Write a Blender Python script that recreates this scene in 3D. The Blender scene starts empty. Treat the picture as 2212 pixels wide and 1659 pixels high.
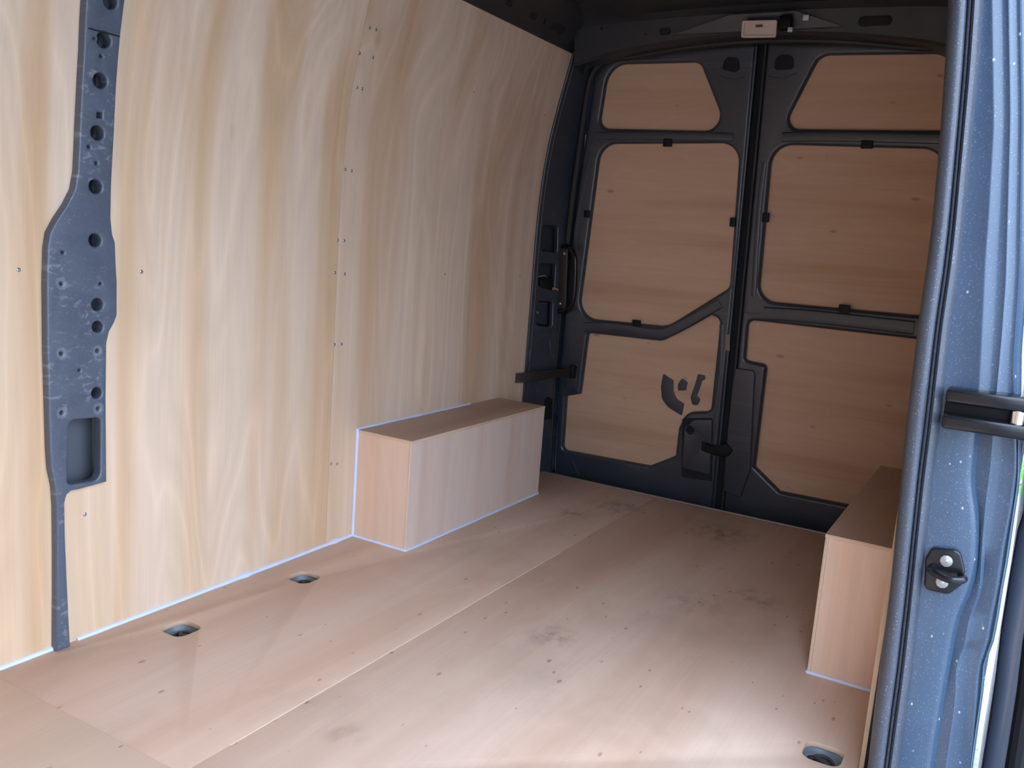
import bpy, bmesh, math, random
from math import sin, cos, pi, sqrt
from mathutils import Vector, Matrix
random.seed(7)

# ------------------------------------------------------------------ camera, world, exposure
scene = bpy.context.scene
COL = scene.collection
FPX = 1920.16                                  # focal length in pixels of the 2212 px wide frame
CAM = Vector((1.889, -2.303, 1.0509))
YAW, PITCH, ROLL = -0.5146, -0.1621, 0.0761
_d = Vector((sin(YAW) * cos(PITCH), cos(YAW) * cos(PITCH), sin(PITCH)))
_r0 = Vector((cos(YAW), -sin(YAW), 0))
_u0 = _r0.cross(_d)
_r = _r0 * cos(ROLL) + _u0 * sin(ROLL)
_u = -_r0 * sin(ROLL) + _u0 * cos(ROLL)
cam_data = bpy.data.cameras.new('camera')
cam_data.sensor_width = 36.0
cam_data.sensor_fit = 'HORIZONTAL'
cam_data.lens = 36.0 * FPX / 2212.0
cam_data.clip_start = 0.02
camera = bpy.data.objects.new('camera', cam_data)
COL.objects.link(camera)
camera.matrix_world = Matrix(((_r.x, _u.x, -_d.x, CAM.x), (_r.y, _u.y, -_d.y, CAM.y), (_r.z, _u.z, -_d.z, CAM.z), (0, 0, 0, 1)))
scene.camera = camera

world = bpy.data.worlds.new('overcast_sky')
scene.world = world
world.use_nodes = True
wn = world.node_tree
# overcast sky, brighter overhead than at the horizon
_tc = wn.nodes.new('ShaderNodeTexCoord'); _sx = wn.nodes.new('ShaderNodeSeparateXYZ')
wn.links.new(_tc.outputs['Generated'], _sx.inputs[0])
_mr = wn.nodes.new('ShaderNodeMapRange')
for _k, _v in (('From Min', 0.0), ('From Max', 1.0), ('To Min', .5), ('To Max', 1.0)): _mr.inputs[_k].default_value = _v
wn.links.new(_sx.outputs['Z'], _mr.inputs['Value'])
_ms = wn.nodes.new('ShaderNodeMath'); _ms.operation = 'MULTIPLY'
wn.links.new(_mr.outputs[0], _ms.inputs[0]); _ms.inputs[1].default_value = 6.0
wn.nodes['Background'].inputs['Color'].default_value = (0.76, 0.93, 1.20, 1)
wn.links.new(_ms.outputs[0], wn.nodes['Background'].inputs['Strength'])

scene.view_settings.view_transform = 'Standard'
scene.view_settings.look = 'None'
scene.view_settings.gamma = 1.0
scene.view_settings.use_curve_mapping = False
scene.view_settings.exposure = 0.62

# ------------------------------------------------------------------ measuring: a photo pixel as a point on a real surface
def ray(u, v):
    return (_r * ((u - 1106) / FPX) + _u * ((829.5 - v) / FPX) + _d)
def on_plane(n, k, u, v):
    n = Vector(n); D = ray(u, v)
    return CAM + D * ((k - n.dot(CAM)) / n.dot(D))
def on_axis(ax, k, u, v):
    n = [0, 0, 0]; n[ax] = 1
    return on_plane(n, k, u, v)
W = 1.765
def interp(tab, q):
    if q <= tab[0][0]: return tab[0][1]
    for (a, b), (c, d) in zip(tab, tab[1:]):
        if q <= c: return b + (d - b) * (q - a) / (c - a)
    return tab[-1][1]
WALLX = [(-1, 0), (1.08, 0.0), (1.2, .003), (1.3, .010), (1.4, .019), (1.5, .034), (1.6, .055), (1.7, .078), (1.83, .108), (1.95, .14)]
def wallx(z):
    s = 0
    for k in (-.08, -.04, 0, .04, .08): s += interp(WALLX, z + k)
    return s / 5
def on_wall(u, v, off=0.0):
    x = off
    for _ in range(12):
        p = on_axis(0, x, u, v); x = wallx(p.z) + off
    return p

# ------------------------------------------------------------------ materials
MATS = {}
def nt(name, rough=.5, metal=0.0, color=(.5, .5, .5)):
    m = bpy.data.materials.new(name); m.use_nodes = True
    t = m.node_tree; b = t.nodes['Principled BSDF']
    b.inputs['Base Color'].default_value = (*color, 1)
    b.inputs['Roughness'].default_value = rough
    b.inputs['Metallic'].default_value = metal
    MATS[name] = m
    return m, t, b
def N(t, kind, **kw):
    n = t.nodes.new(kind)
    for k, v in kw.items(): setattr(n, k, v)
    return n
def setin(n, **kw):
    for k, v in kw.items(): n.inputs[k].default_value = v
def mathn(t, op, a, b=None, clamp=False):
    n = N(t, 'ShaderNodeMath', operation=op, use_clamp=clamp)
    for i, q in enumerate((a, b)):
        if q is None: continue
        if hasattr(q, 'links'): t.links.new(q, n.inputs[i])
        else: n.inputs[i].default_value = q
    return n.outputs[0]
def mixc(t, fac, a, b, blend='MIX'):
    n = N(t, 'ShaderNodeMix', data_type='RGBA', blend_type=blend)
    for key, q in (('Factor', fac), ('A', a), ('B', b)):
        s = [i for i in n.inputs if i.name == key and i.enabled][0]
        if hasattr(q, 'links'): t.links.new(q, s)
        else: s.default_value = q if not isinstance(q, tuple) else (*q, 1)[:4]
    return [o for o in n.outputs if o.enabled][0]
def ramp(t, fac, stops):
    n = N(t, 'ShaderNodeValToRGB'); e = n.color_ramp.elements
    while len(e) < len(stops): e.new(.5)
    for i, (p, c) in enumerate(stops):
        e[i].position = p; e[i].color = (c, c, c, 1) if not isinstance(c, tuple) else (*c, 1)
    t.links.new(fac, n.inputs[0])
    return n.outputs[0]
def noise(t, vec, scale, detail=3, rough=.5, dist=0.0):
    n = N(t, 'ShaderNodeTexNoise')
    setin(n, Scale=scale, Detail=detail, Roughness=rough, Distortion=dist)
    t.links.new(vec, n.inputs['Vector'])
    return n.outputs['Fac']
def mapping(t, vec, scale, loc=(0, 0, 0)):
    n = N(t, 'ShaderNodeMapping'); setin(n, Scale=scale, Location=loc)
    t.links.new(vec, n.inputs['Vector'])
    return n.outputs[0]

def ply(name, light, mid, dark, axis, seed, across=4.2, along=.42, speck=.0, dirt=0.0, rough=.5, speck_col=(.33, .17, .09), fig=.75, stains=()):
    m, t, b = nt(name, rough)
    tc = N(t, 'ShaderNodeTexCoord').outputs['Object']
    i = 'xyz'.index(axis)
    def sc(a, c):
        s = [c, c, c]; s[i] = a
        return tuple(s)
    off = (seed * 1.37, seed * 2.11, seed * .73)
    n1 = noise(t, mapping(t, tc, sc(along, across), off), 1.0, 3, .45, .35)
    col = ramp(t, n1, [(.30, dark), (.42, mid), (.53, light), (.66, light), (.78, mid)])
    # contour figure of rotary-cut veneer
    n2 = noise(t, mapping(t, tc, sc(max(.55, along * 2.2), across * .62), (off[1], off[2], off[0])), 1.0, 2, .4, .25)
    c2 = mathn(t, 'PINGPONG', mathn(t, 'MULTIPLY', n2, 8.0), .5)
    c2 = ramp(t, c2, [(0.0, 1.09), (.10, 1.0), (.28, .93), (.5, 1.0)])
    col = mixc(t, fig, col, c2, 'MULTIPLY')
    # fine fibres
    n3 = noise(t, mapping(t, tc, sc(3.0, 170.0), off), 1.0, 3, .6)
    col = mixc(t, .5, col, ramp(t, n3, [(.3, .94), (.7, 1.04)]), 'MULTIPLY')
    n4 = noise(t, mapping(t, tc, sc(.8, 26.0), off), 1.0, 3, .6)
    col = mixc(t, .6, col, ramp(t, n4, [(.3, .96), (.65, 1.03)]), 'MULTIPLY')
    if speck:
        v = N(t, 'ShaderNodeTexVoronoi'); setin(v, Scale=1.0, Randomness=1.0)
        t.links.new(mapping(t, tc, sc(speck[1], speck[2]), (off[2], off[0], off[1])), v.inputs['Vector'])
        sp = N(t, 'ShaderNodeSeparateColor'); t.links.new(v.outputs['Color'], sp.inputs[0])
        pick = ramp(t, sp.outputs[0], [(1 - speck[0] - .02, 0.0), (1 - speck[0], speck[3])])
        size = mathn(t, 'MULTIPLY', v.outputs['Distance'], mathn(t, 'ADD', mathn(t, 'MULTIPLY', sp.outputs[1], 5.0), 4.0))
        f = mathn(t, 'MULTIPLY', ramp(t, size, [(.35, 1.0), (.75, 0.0)]), pick)
        col = mixc(t, f, col, speck_col)
    if dirt:
        n6 = noise(t, mapping(t, tc, sc(2.2, 3.0), (3.1 + seed, 1.2, .4)), 1.0, 5, .6)
        f = ramp(t, n6, [(.53, 0.0), (.78, dirt)])
        col = mixc(t, f, col, (.20, .15, .115))
    for (cx, cy, r, k) in stains:                              # scuffed and muddy patches on the boards
        d = N(t, 'ShaderNodeVectorMath', operation='DISTANCE')
        t.links.new(mapping(t, tc, (1, 1, 0)), d.inputs[0]); d.inputs[1].default_value = (cx, cy, 0)
        w = ramp(t, mathn(t, 'DIVIDE', d.outputs['Value'], r * 2), [(0.1, 1.0), (.5, 0.0)])
        q = ramp(t, noise(t, mapping(t, tc, (24, 14, 1), (cx, cy, 0)), 1.0, 4, .65), [(.42, 0.0), (.62, k)])
        col = mixc(t, mathn(t, 'MULTIPLY', w, q), col, (.17, .125, .095))
    t.links.new(col, b.inputs['Base Color'])
    b.inputs['Specular IOR Level'].default_value = .3
    bp = N(t, 'ShaderNodeBump'); setin(bp, Strength=.06, Distance=.002)
    t.links.new(n3, bp.inputs['Height']); t.links.new(bp.outputs[0], b.inputs['Normal'])
    return m

WSP = (.16, 4.0, 9.0, .35); FSP = (.55, 13.0, 26.0, .75)
WL, WM, WD = (.75, .575, .43), (.69, .49, .325), (.61, .395, .22)
ply('wall_ply_a', WL, WM, WD, 'z', 1.0, 6.5, .20, speck=WSP, speck_col=(.45, .27, .14))
ply('wall_ply_b', WL, WM, WD, 'z', 4.3, 6.0, .20, speck=WSP, speck_col=(.45, .27, .14))
ply('wall_ply_c', WL, (.69, .50, .35), (.61, .42, .265), 'z', 8.1, 6.0, .22, speck=WSP, speck_col=(.40, .25, .15))
FL, FM, FD = (.66, .475, .37), (.62, .43, .325), (.575, .38, .275)
STAINS = [(*on_axis(2, 0, u, v)[:2], r, k) for u, v, r, k in [(1195, 1375, .085, .55), (1245, 1110, .09, .6), (1335, 1095, .12, .7), (1630, 1290, .11, .55), (1560, 1150, .16, .6), (745, 1585, .06, .35), (1500, 1300, .14, .35)]]
ply('floor_ply_a', FL, FM, FD, 'y', 2.2, 4.4, .45, speck=FSP, dirt=.12, rough=.6)
ply('floor_ply_b', FL, FM, FD, 'y', 5.9, 4.0, .45, speck=FSP, dirt=.30, rough=.6, fig=.28, stains=STAINS)
ply('floor_ply_c', (.69, .505, .38), (.665, .475, .345), (.63, .43, .30), 'y', 9.4, 2.2, .4, speck=FSP, rough=.6, fig=.2)
DSP = (.22, 7.0, 16.0, .55)
ply('door_ply', (.57, .37, .25), (.545, .345, .228), (.50, .305, .195), 'x', 3.3, 11.0, .55, speck=DSP, rough=.6, speck_col=(.26, .11, .07), fig=.3)
ply('box_front_ply', (.76, .545, .41), (.745, .50, .365), (.72, .45, .31), 'z', 6.6, 7.0, .3, rough=.55, fig=.3)
ply('box_side_ply', (.70, .55, .465), (.68, .52, .43), (.65, .475, .38), 'z', 7.7, 8.0, .25, rough=.55, fig=.25)  # box front and side lightened to make up for missing light
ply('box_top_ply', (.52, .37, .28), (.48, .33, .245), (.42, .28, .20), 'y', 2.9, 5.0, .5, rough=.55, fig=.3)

def ply_edge(name, axis):
    m, t, b = nt(name, .65)
    tc = N(t, 'ShaderNodeTexCoord').outputs['Object']
    s = [1, 1, 1]; s['xyz'.index(axis)] = 330
    n = noise(t, mapping(t, tc, tuple(s)), 1.0, 1)
    t.links.new(ramp(t, n, [(.42, (.70, .53, .36)), (.5, (.50, .33, .20)), (.56, (.72, .56, .40))]), b.inputs['Base Color'])
ply_edge('ply_edge_z', 'z'); ply_edge('ply_edge_x', 'x')

def paint(name, base, rough=.33, coat=.35, scuff=0.0, scuff_col=(.16, .18, .21), rings=(), dust=.0, specks=0):
    m, t, b = nt(name, rough, 0.0, base)
    tc = N(t, 'ShaderNodeTexCoord').outputs['Object']
    n0 = noise(t, tc, 9.0, 4, .6)
    col = mixc(t, 1.0, base, ramp(t, n0, [(.3, .94), (.7, 1.06)]), 'MULTIPLY')
    if dust:
        nd = noise(t, tc, 420.0, 1)
        col = mixc(t, ramp(t, nd, [(.66, 0.0), (.74, dust)]), col, (.45, .47, .5))
    if specks:                                                 # splashes of rain and grit
        v = N(t, 'ShaderNodeTexVoronoi'); setin(v, Scale=62.0, Randomness=1.0)
        t.links.new(mapping(t, tc, (1, 1, .7)), v.inputs['Vector'])
        sp = N(t, 'ShaderNodeSeparateColor'); t.links.new(v.outputs['Color'], sp.inputs[0])
        f = mathn(t, 'MULTIPLY', ramp(t, v.outputs['Distance'], [(.07, .8), (.15, 0.0)]), ramp(t, sp.outputs[0], [(.78, 0.0), (.82, 1.0)]))
        col = mixc(t, f, col, (.42, .48, .58))
    if scuff:
        a = noise(t, mapping(t, tc, (1, 34, 60)), 1.0, 4, .65, .6)
        k = noise(t, mapping(t, tc, (1, 7, 6), (2.3, 1.1, 4.0)), 1.0, 2)
        f = mathn(t, 'MULTIPLY', ramp(t, a, [(.55, 0.0), (.63, 1.0)]), ramp(t, k, [(.46, 0.0), (.58, scuff)]))
        col = mixc(t, f, col, scuff_col)
    for (c, r0, r1) in rings:
        d = N(t, 'ShaderNodeVectorMath', operation='DISTANCE')
        t.links.new(tc, d.inputs[0]); d.inputs[1].default_value = c
        w = mathn(t, 'ADD', d.outputs['Value'], mathn(t, 'MULTIPLY', mathn(t, 'SUBTRACT', noise(t, tc, 90.0, 2), .5), .006))
        f = ramp(t, mathn(t, 'MULTIPLY', w, 20.0), [(0, 0.0), (r0 * 20 - .02, 0.0), (r0 * 20 + .02, .55), (r1 * 20, .5), (r1 * 20 + .05, 0.0)])
        col = mixc(t, f, col, scuff_col)
    t.links.new(col, b.inputs['Base Color'])
    t.links.new(ramp(t, n0, [(.3, rough * .85), (.7, rough * 1.2)]), b.inputs['Roughness'])
    b.inputs['Coat Weight'].default_value = coat
    b.inputs['Coat Roughness'].default_value = .22
    return m
paint('van_paint', (.027, .033, .045), .36, .35, scuff=.12)
paint('roof_paint', (.022, .024, .028), .5, .1)
paint('jamb_skylit_paint', (.040, .070, .116), .30, .4, dust=.30, specks=1)  # dark grey van paint with the blue skylight put into its base colour
paint('body_paint', (.055, .066, .090), .25, .5)
paint('seal_rubber', (.048, .055, .072), .42, .1, dust=.4)
paint('seal_lip', (.016, .014, .014), .55, 0.0)
nt('cavity', .9, 0, (.010, .011, .014))  # near black that paints in the shade of holes and recesses
nt('black_plastic', .5, 0, (.006, .006, .007))[2].inputs['Specular IOR Level'].default_value = .2
nt('black_satin', .22, .2, (.008, .008, .010))
nt('brown_black', .38, .1, (.020, .015, .013))
nt('cavity_steel', .45, 0, (.085, .095, .115))
nt('cavity_steel_shaded', .6, 0, (.022, .025, .03))  # darker copy of cavity_steel, shade behind the pillar holes put in
nt('silicone', .45, 0, (.66, .74, .93))  # white sealant, blue of the skylight mixed into its colour
nt('zinc', .30, .9, (.46, .48, .53))
nt('chrome', .12, 1.0, (.8, .8, .82))
nt('aluminium', .38, .55, (.34, .33, .32))
nt('lamp_plastic', .4, 0, (.62, .50, .42))
nt('lamp_slot', .5, 0, (.10, .055, .05))
nt('white_plastic', .5, 0, (.62, .58, .55))
nt('wire_red', .5, 0, (.42, .16, .07))
nt('wire_yellow', .5, 0, (.55, .45, .28))
nt('cup_steel', .5, .2, (.17, .19, .21))
nt('seam_wood', .6, 0, (.82, .66, .50))
nt('strap', .6, 0, (.035, .036, .038))
nt('label_paper', .7, 0, (.19, .17, .15))
nt('leaf', .6, 0, (.14, .36, .05))
m, t, b = nt('pale_ground', .7)
tc = N(t, 'ShaderNodeTexCoord').outputs['Object']
c = ramp(t, noise(t, mapping(t, tc, (1, 1.5, 1)), 22.0, 5, .7), [(.32, (.07, .07, .068)), (.43, (.19, .185, .18)), (.7, (.25, .247, .243))])
t.links.new(c, b.inputs['Base Color'])

# ------------------------------------------------------------------ object helpers
ORG = {}
def tag(o, label=None, cat=None, group=None, kind=None):
    if label: o['label'] = label
    if cat: o['category'] = cat
    if group: o['group'] = group
    if kind: o['kind'] = kind
    return o
def empty(name, loc, label=None, cat=None, group=None, kind=None):
    o = bpy.data.objects.new(name, None); COL.objects.link(o)
    o.empty_display_size = .1
    o.location = loc; ORG[o] = Vector(loc)
    return tag(o, label, cat, group, kind)
def link(name, me, mats, parent=None, smooth=35, origin=None):
    """mesh given in world coordinates; origin moves to its middle"""
    vs = [v.co for v in me.vertices]
    lo = Vector([min(v[i] for v in vs) for i in range(3)]); hi = Vector([max(v[i] for v in vs) for i in range(3)])
    c = Vector(origin) if origin else Vector(((lo.x + hi.x) / 2, (lo.y + hi.y) / 2, lo.z))
    me.transform(Matrix.Translation(-c))
    if not isinstance(mats, (list, tuple)): mats = [mats]
    if not me.materials:
        for q in mats: me.materials.append(MATS[q])
    if smooth:
        for p in me.polygons: p.use_smooth = True
        me.set_sharp_from_angle(angle=math.radians(smooth))
    o = bpy.data.objects.new(name, me); COL.objects.link(o)
    if parent:
        o.parent = parent; o.location = c - ORG[parent]
    else: o.location = c
    ORG[o] = c
    return o
def mesh(name, V, F):
    me = bpy.data.meshes.new(name); me.from_pydata([tuple(v) for v in V], [], F); me.update()
    return me
def fix(me):
    bm = bmesh.new(); bm.from_mesh(me)
    bmesh.ops.recalc_face_normals(bm, faces=bm.faces)
    bm.to_mesh(me); bm.free(); return me
def box_mesh(x0, x1, y0, y1, z0, z1, bev=0.0, seg=2):
    bm = bmesh.new(); bmesh.ops.create_cube(bm, size=1)
    for v in bm.verts:
        v.co = Vector(((x0 + x1) / 2 + v.co.x * (x1 - x0), (y0 + y1) / 2 + v.co.y * (y1 - y0), (z0 + z1) / 2 + v.co.z * (z1 - z0)))
    if bev: bmesh.ops.bevel(bm, geom=bm.edges[:], offset=bev, segments=seg, affect='EDGES', profile=.5)
    me = bpy.data.meshes.new('box'); bm.to_mesh(me); bm.free(); return me
def tube_mesh(path, r, n=10, flat=1.0, up=None, cap=True):
    path = [Vector(p) for p in path]; V = []; F = []; keep = None
    for i, p in enumerate(path):
        a = path[max(0, i - 1)]; c = path[min(len(path) - 1, i + 1)]
        d = (c - a).normalized()
        if up is not None: s = d.cross(up)
        elif keep is None: s = d.orthogonal()
        else: s = keep - d * keep.dot(d)
        s.normalize(); w = s.cross(d); keep = s
        rr = r[i] if isinstance(r, (list, tuple)) else r
        for k in range(n):
            q = 2 * pi * k / n
            V.append(p + s * cos(q) * rr + w * sin(q) * rr * flat)
    for i in range(len(path) - 1):
        for k in range(n):
            a = i * n + k; b_ = i * n + (k + 1) % n
            F.append((a, b_, b_ + n, a + n))
    if cap:
        F.append(tuple(range(n))[::-1]); F.append(tuple(range((len(path) - 1) * n, len(path) * n)))
    return fix(mesh('tube', V, F))
def smooth_path(P, k=3):
    P = [Vector(p) for p in P]; out = []
    for i in range(len(P) - 1):
        p0 = P[max(0, i - 1)]; p1 = P[i]; p2 = P[i + 1]; p3 = P[min(len(P) - 1, i + 2)]
        for j in range(k):
            s = j / k
            out.append(.5 * ((2 * p1) + (p2 - p0) * s + (2 * p0 - 5 * p1 + 4 * p2 - p3) * s * s + (3 * p1 - p0 - 3 * p2 + p3) * s ** 3))
    out.append(P[-1]); return out
def grid_mesh(rows, close=False):
    n = len(rows[0]); V = [p for r in rows for p in r]; F = []
    for i in range(len(rows) - 1):
        for k in range(n - 1):
            a = i * n + k; F.append((a, a + 1, a + 1 + n, a + n))
    return mesh('grid', V, F)
def solid_grid(rows, off):
    """sheet with thickness: off = vector added for the back side"""
    n = len(rows[0]); m_ = len(rows); V = [Vector(p) for r in rows for p in r]; B = len(V)
    V += [v + Vector(off) for v in V]; F = []
    for i in range(m_ - 1):
        for k in range(n - 1):
            a = i * n + k; F.append((a, a + 1, a + 1 + n, a + n)); F.append((B + a + n, B + a + 1 + n, B + a + 1, B + a))
    for k in range(n - 1):
        F.append((k + 1, k, B + k, B + k + 1)); a = (m_ - 1) * n + k; F.append((a, a + 1, B + a + 1, B + a))
    for i in range(m_ - 1):
        a = i * n; F.append((a, a + n, B + a + n, B + a)); a = i * n + n - 1; F.append((a + n, a, B + a, B + a + n))
    return fix(mesh('sheet', V, F))
def rounded(corners, seg=6):
    """corners: (x, y, radius) -> closed outline with rounded corners"""
    out = []; n = len(corners)
    for i in range(n):
        p = Vector(corners[i][:2]); r = corners[i][2]
        a = Vector(corners[i - 1][:2]); c = Vector(corners[(i + 1) % n][:2])
        u1 = (a - p); u2 = (c - p); l1, l2 = u1.length, u2.length
        u1.normalize(); u2.normalize()
        ang = u1.angle(u2)
        if r <= 1e-5 or ang > pi - .02: out.append(tuple(p)); continue
        tl = min(r / math.tan(ang / 2), l1 * .48, l2 * .48); r = tl * math.tan(ang / 2)
        ctr = p + (u1 + u2).normalized() * (r / sin(ang / 2))
        s = p + u1 * tl; e = p + u2 * tl
        a0 = math.atan2(s.y - ctr.y, s.x - ctr.x); a1 = math.atan2(e.y - ctr.y, e.x - ctr.x)
        da = (a1 - a0 + pi) % (2 * pi) - pi
        for k in range(seg + 1):
            q = a0 + da * k / seg
            out.append((ctr.x + r * cos(q), ctr.y + r * sin(q)))
    return out
def circle(cx, cy, rx, ry=None, n=18):
    ry = ry or rx
    return [(cx + rx * cos(2 * pi * k / n), cy + ry * sin(2 * pi * k / n)) for k in range(n)]
def plate_mesh(outline, holes, th, bev, fn, cuts=None, res=2):
    """flat pressed plate with holes; local (a, b) in its plane and c across it (front = +c), mapped by fn to world"""
    cu = bpy.data.curves.new('plate', 'CURVE'); cu.dimensions = '2D'; cu.fill_mode = 'BOTH'
    cu.extrude = max(th / 2 - bev, 1e-5); cu.bevel_depth = bev; cu.bevel_resolution = res; cu.offset = -bev
    for pts in [outline] + list(holes):
        sp = cu.splines.new('POLY'); sp.points.add(len(pts) - 1); sp.use_cyclic_u = True
        for q, p in zip(sp.points, pts): q.co = (p[0], p[1], 0, 1)
    o = bpy.data.objects.new('plate', cu); COL.objects.link(o)
    dg = bpy.context.evaluated_depsgraph_get(); dg.update()
    me = bpy.data.meshes.new_from_object(o.evaluated_get(dg))
    bpy.data.objects.remove(o); bpy.data.curves.remove(cu)
    bm = bmesh.new(); bm.from_mesh(me)
    bmesh.ops.remove_doubles(bm, verts=bm.verts, dist=1e-6)
    if cuts:
        for b_ in cuts:
            bmesh.ops.bisect_plane(bm, geom=bm.verts[:] + bm.edges[:] + bm.faces[:], plane_co=(0, b_, 0), plane_no=(0, 1, 0), dist=1e-6)
    for v in bm.verts: v.co = Vector(fn(v.co.x, v.co.y, v.co.z))
    bmesh.ops.recalc_face_normals(bm, faces=bm.faces)
    bm.to_mesh(me); bm.free(); me.materials.clear()
    return me
def dome_mesh(p, nrm, r, h):
    """screw head"""
    p = Vector(p); nrm = Vector(nrm).normalized(); a = nrm.orthogonal().normalized(); b_ = nrm.cross(a)
    V = []; F = []; n = 10
    for (f, g) in ((1.0, 0), (.92, .55), (.6, .9)):
        for k in range(n):
            q = 2 * pi * k / n
            V.append(p + (a * cos(q) + b_ * sin(q)) * r * f + nrm * h * g)
    V.append(p + nrm * h * .85)
    for i in range(2):
        for k in range(n):
            F.append((i * n + k, i * n + (k + 1) % n, (i + 1) * n + (k + 1) % n, (i + 1) * n + k))
    for k in range(n): F.append((2 * n + k, 2 * n + (k + 1) % n, 3 * n))
    F.append(tuple(range(n))[::-1])
    return fix(mesh('screw', V, F))

# ================================================================== THE SETTING
# ------------------------------------------------------------------ floor
YS, L, SEAM = -1.24, 1.257, .6314
FX1 = 1.722
floor = empty('floor', (W / 2, 0, -.02), 'pinkish brown plywood van floor of three butted sheets', 'floor', kind='structure')
HOLES = [(.137, -.831), (.135, -.380), (1.650, -.388)]
def fl(a, b_, c): return (a, b_, c - .006)
def vesica(cx, cy, r):
    pts = []
    for k in range(28):
        q = 2 * pi * k / 28
        pts.append((cx + r * cos(q) * (1.0 + .08 * cos(4 * q + pi)), cy + r * sin(q) * (1.0 + .08 * cos(4 * q + pi))))
    return pts
g = .0003
link('floor_panel', plate_mesh([(.0, YS + g), (SEAM - g, YS + g), (SEAM - g, L), (0, L)], [vesica(*h, .044) for h in HOLES[:2]], .012, .0006, fl, res=1), 'floor_ply_b', floor, origin=(0, 0, 0))
link('floor_panel', plate_mesh([(SEAM + g, YS + g), (FX1, YS + g), (FX1, L), (SEAM + g, L)], [vesica(*HOLES[2], .044)], .012, .0006, fl, res=1), 'floor_ply_b', floor, origin=(0, 0, 0))
link('floor_panel', plate_mesh([(0, -2.62), (FX1, -2.62), (FX1, YS + .0002), (0, YS + .0002)], [], .012, .0006, fl, res=1), 'floor_ply_c', floor)
link('seam_strip', box_mesh(SEAM - .0016, SEAM + .0016, -1.12, .35, -.006, .0004), 'seam_wood', floor, smooth=0)
link('subfloor', box_mesh(-.06, 1.80, -2.95, 1.33, -.09, -.045), 'cavity_steel', floor, smooth=0)
link('edge_strip', box_mesh(FX1, FX1 + .012, -2.55, -.02, -.03, .0005, .001), 'ply_edge_z', floor, smooth=0)

# outline of the steel post, measured on the wall surface
PO = .020                                                     # it stands proud of the lining
def pw(u, v):
    p = on_wall(u, v, PO); return (p.y, p.z)
left_edge = [(186, 0), (181, 108), (175, 217), (170, 326), (168, 369), (161, 409), (145, 441), (123, 474), (108, 503), (103, 535), (101, 608), (102, 753), (105, 862), (108, 970), (111, 1014), (119, 1053), (122, 1095), (123, 1190), (123, 1285), (122, 1390)]
right_edge = [(271, 0), (262, 72), (253, 181), (248, 289), (242, 398), (240.5, 470), (244, 506), (250, 524), (252, 579), (254, 608), (254, 681), (248, 697), (237, 717), (231.5, 742), (230, 862), (231.5, 1041), (173, 1057), (155, 1060.6), (145, 1070), (141, 1086), (142, 1158), (146, 1253), (150, 1340), (153, 1392)]
LE = [pw(*p) for p in left_edge]; RE = [pw(*p) for p in right_edge]
LE[-1] = (LE[-1][0], .001); RE[-1] = (RE[-1][0], .001)
top = [(LE[0][0] + .012, 1.83), (RE[0][0] + .012, 1.83)]
LT = sorted([(z, y) for y, z in LE + top[:1]]); RT = sorted([(z, y) for y, z in RE + top[1:]])
def under_left(z): return max(interp(LT, z - .03), interp(LT, z), interp(LT, z + .03)) + .008
def under_right(z): return (interp(RT, max(z, .40)) if z > .392 else interp(RT, min(z, .35))) - .006

# ------------------------------------------------------------------ left wall: three curved plywood sheets
wall_left = empty('wall_left', (0, -.3, 0), 'tall pale plywood wall lining curving inward at the top', 'wall', kind='structure')
ZT = 1.832
def wall_sheet(y0, y1, mat, z0=0.0, mirror=False, ztop=ZT):
    zs = [z0 + (ztop - z0) * k / 90 for k in range(91)]
    if z0 == 0.0: zs = sorted(zs + [.3916, .3924])
    rows = []
    for z in zs:
        x = wallx(z)
        if mirror: x = FX1 + .004 - x
        a_ = y0(z) if callable(y0) else y0; c_ = y1(z) if callable(y1) else y1
        rows.append([(x, a_ + (c_ - a_) * j / 4, z) for j in range(5)])
    return solid_grid(rows, ((.009 if mirror else -.009), 0, 0))
WS = -.135
pan_a = link('plywood_panel', wall_sheet(-2.62, under_left, 'wall_ply_a'), 'wall_ply_a', wall_left)
pan_b = link('plywood_panel', wall_sheet(under_right, WS - .0008, 'wall_ply_b'), 'wall_ply_b', wall_left)
pan_c = link('plywood_panel', wall_sheet(WS + .0008, 1.142, 'wall_ply_c'), 'wall_ply_c', wall_left)
for (u, v) in [(798, 60), (812, 64), (776, 115), (805, 124), (771, 189), (782, 192), (745, 366), (759, 369), (729, 519), (743, 520), (723, 589), (744, 592),
               (722, 744), (737, 743), (715, 1002), (728, 1002), (40, 583), (305, 587), (183, 1111), (1023, 198), (961, 592), (1176, 249), (1123, 596)]:
    p = on_wall(u, v, 0.0)
    par = pan_a if p.y < -1.066 else (pan_b if p.y < WS else pan_c)
    rr = .0050 if u < 850 else .0036
    link('screw', dome_mesh((p.x, p.y, p.z), (1, 0, -(wallx(p.z + .02) - wallx(p.z - .02)) / .04), rr, .003), 'zinc', par)
def bead(path, r, parent, name='sealant_bead', lumps=()):
    P = []
    path = [Vector(p) for p in path]
    for a, c in zip(path, path[1:]):
        n = max(2, int((c - a).length / .03))
        for k in range(n): P.append(a.lerp(c, k / n))
    P.append(path[-1])
    R = [r * random.uniform(.86, 1.12) for _ in P]
    for q in lumps: R[int(q * (len(R) - 1))] = r * 1.75
    return link(name, tube_mesh(P, R, 8), 'silicone', parent)
rows = []
for k in range(20):
    z = -.45 + 2.42 * k / 19
    x = -.14 + wallx(z) * .9
    rows.append([(x, -2.95, z), (x, -1, z), (x, .9, z), (x, 1.44, z)])
link('body_skin', solid_grid(rows, (.004, 0, 0)), 'body_paint', wall_left)
bead([(.001, -2.60, .002), (.001, -1.082, .002)], .0068, wall_left)
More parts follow.
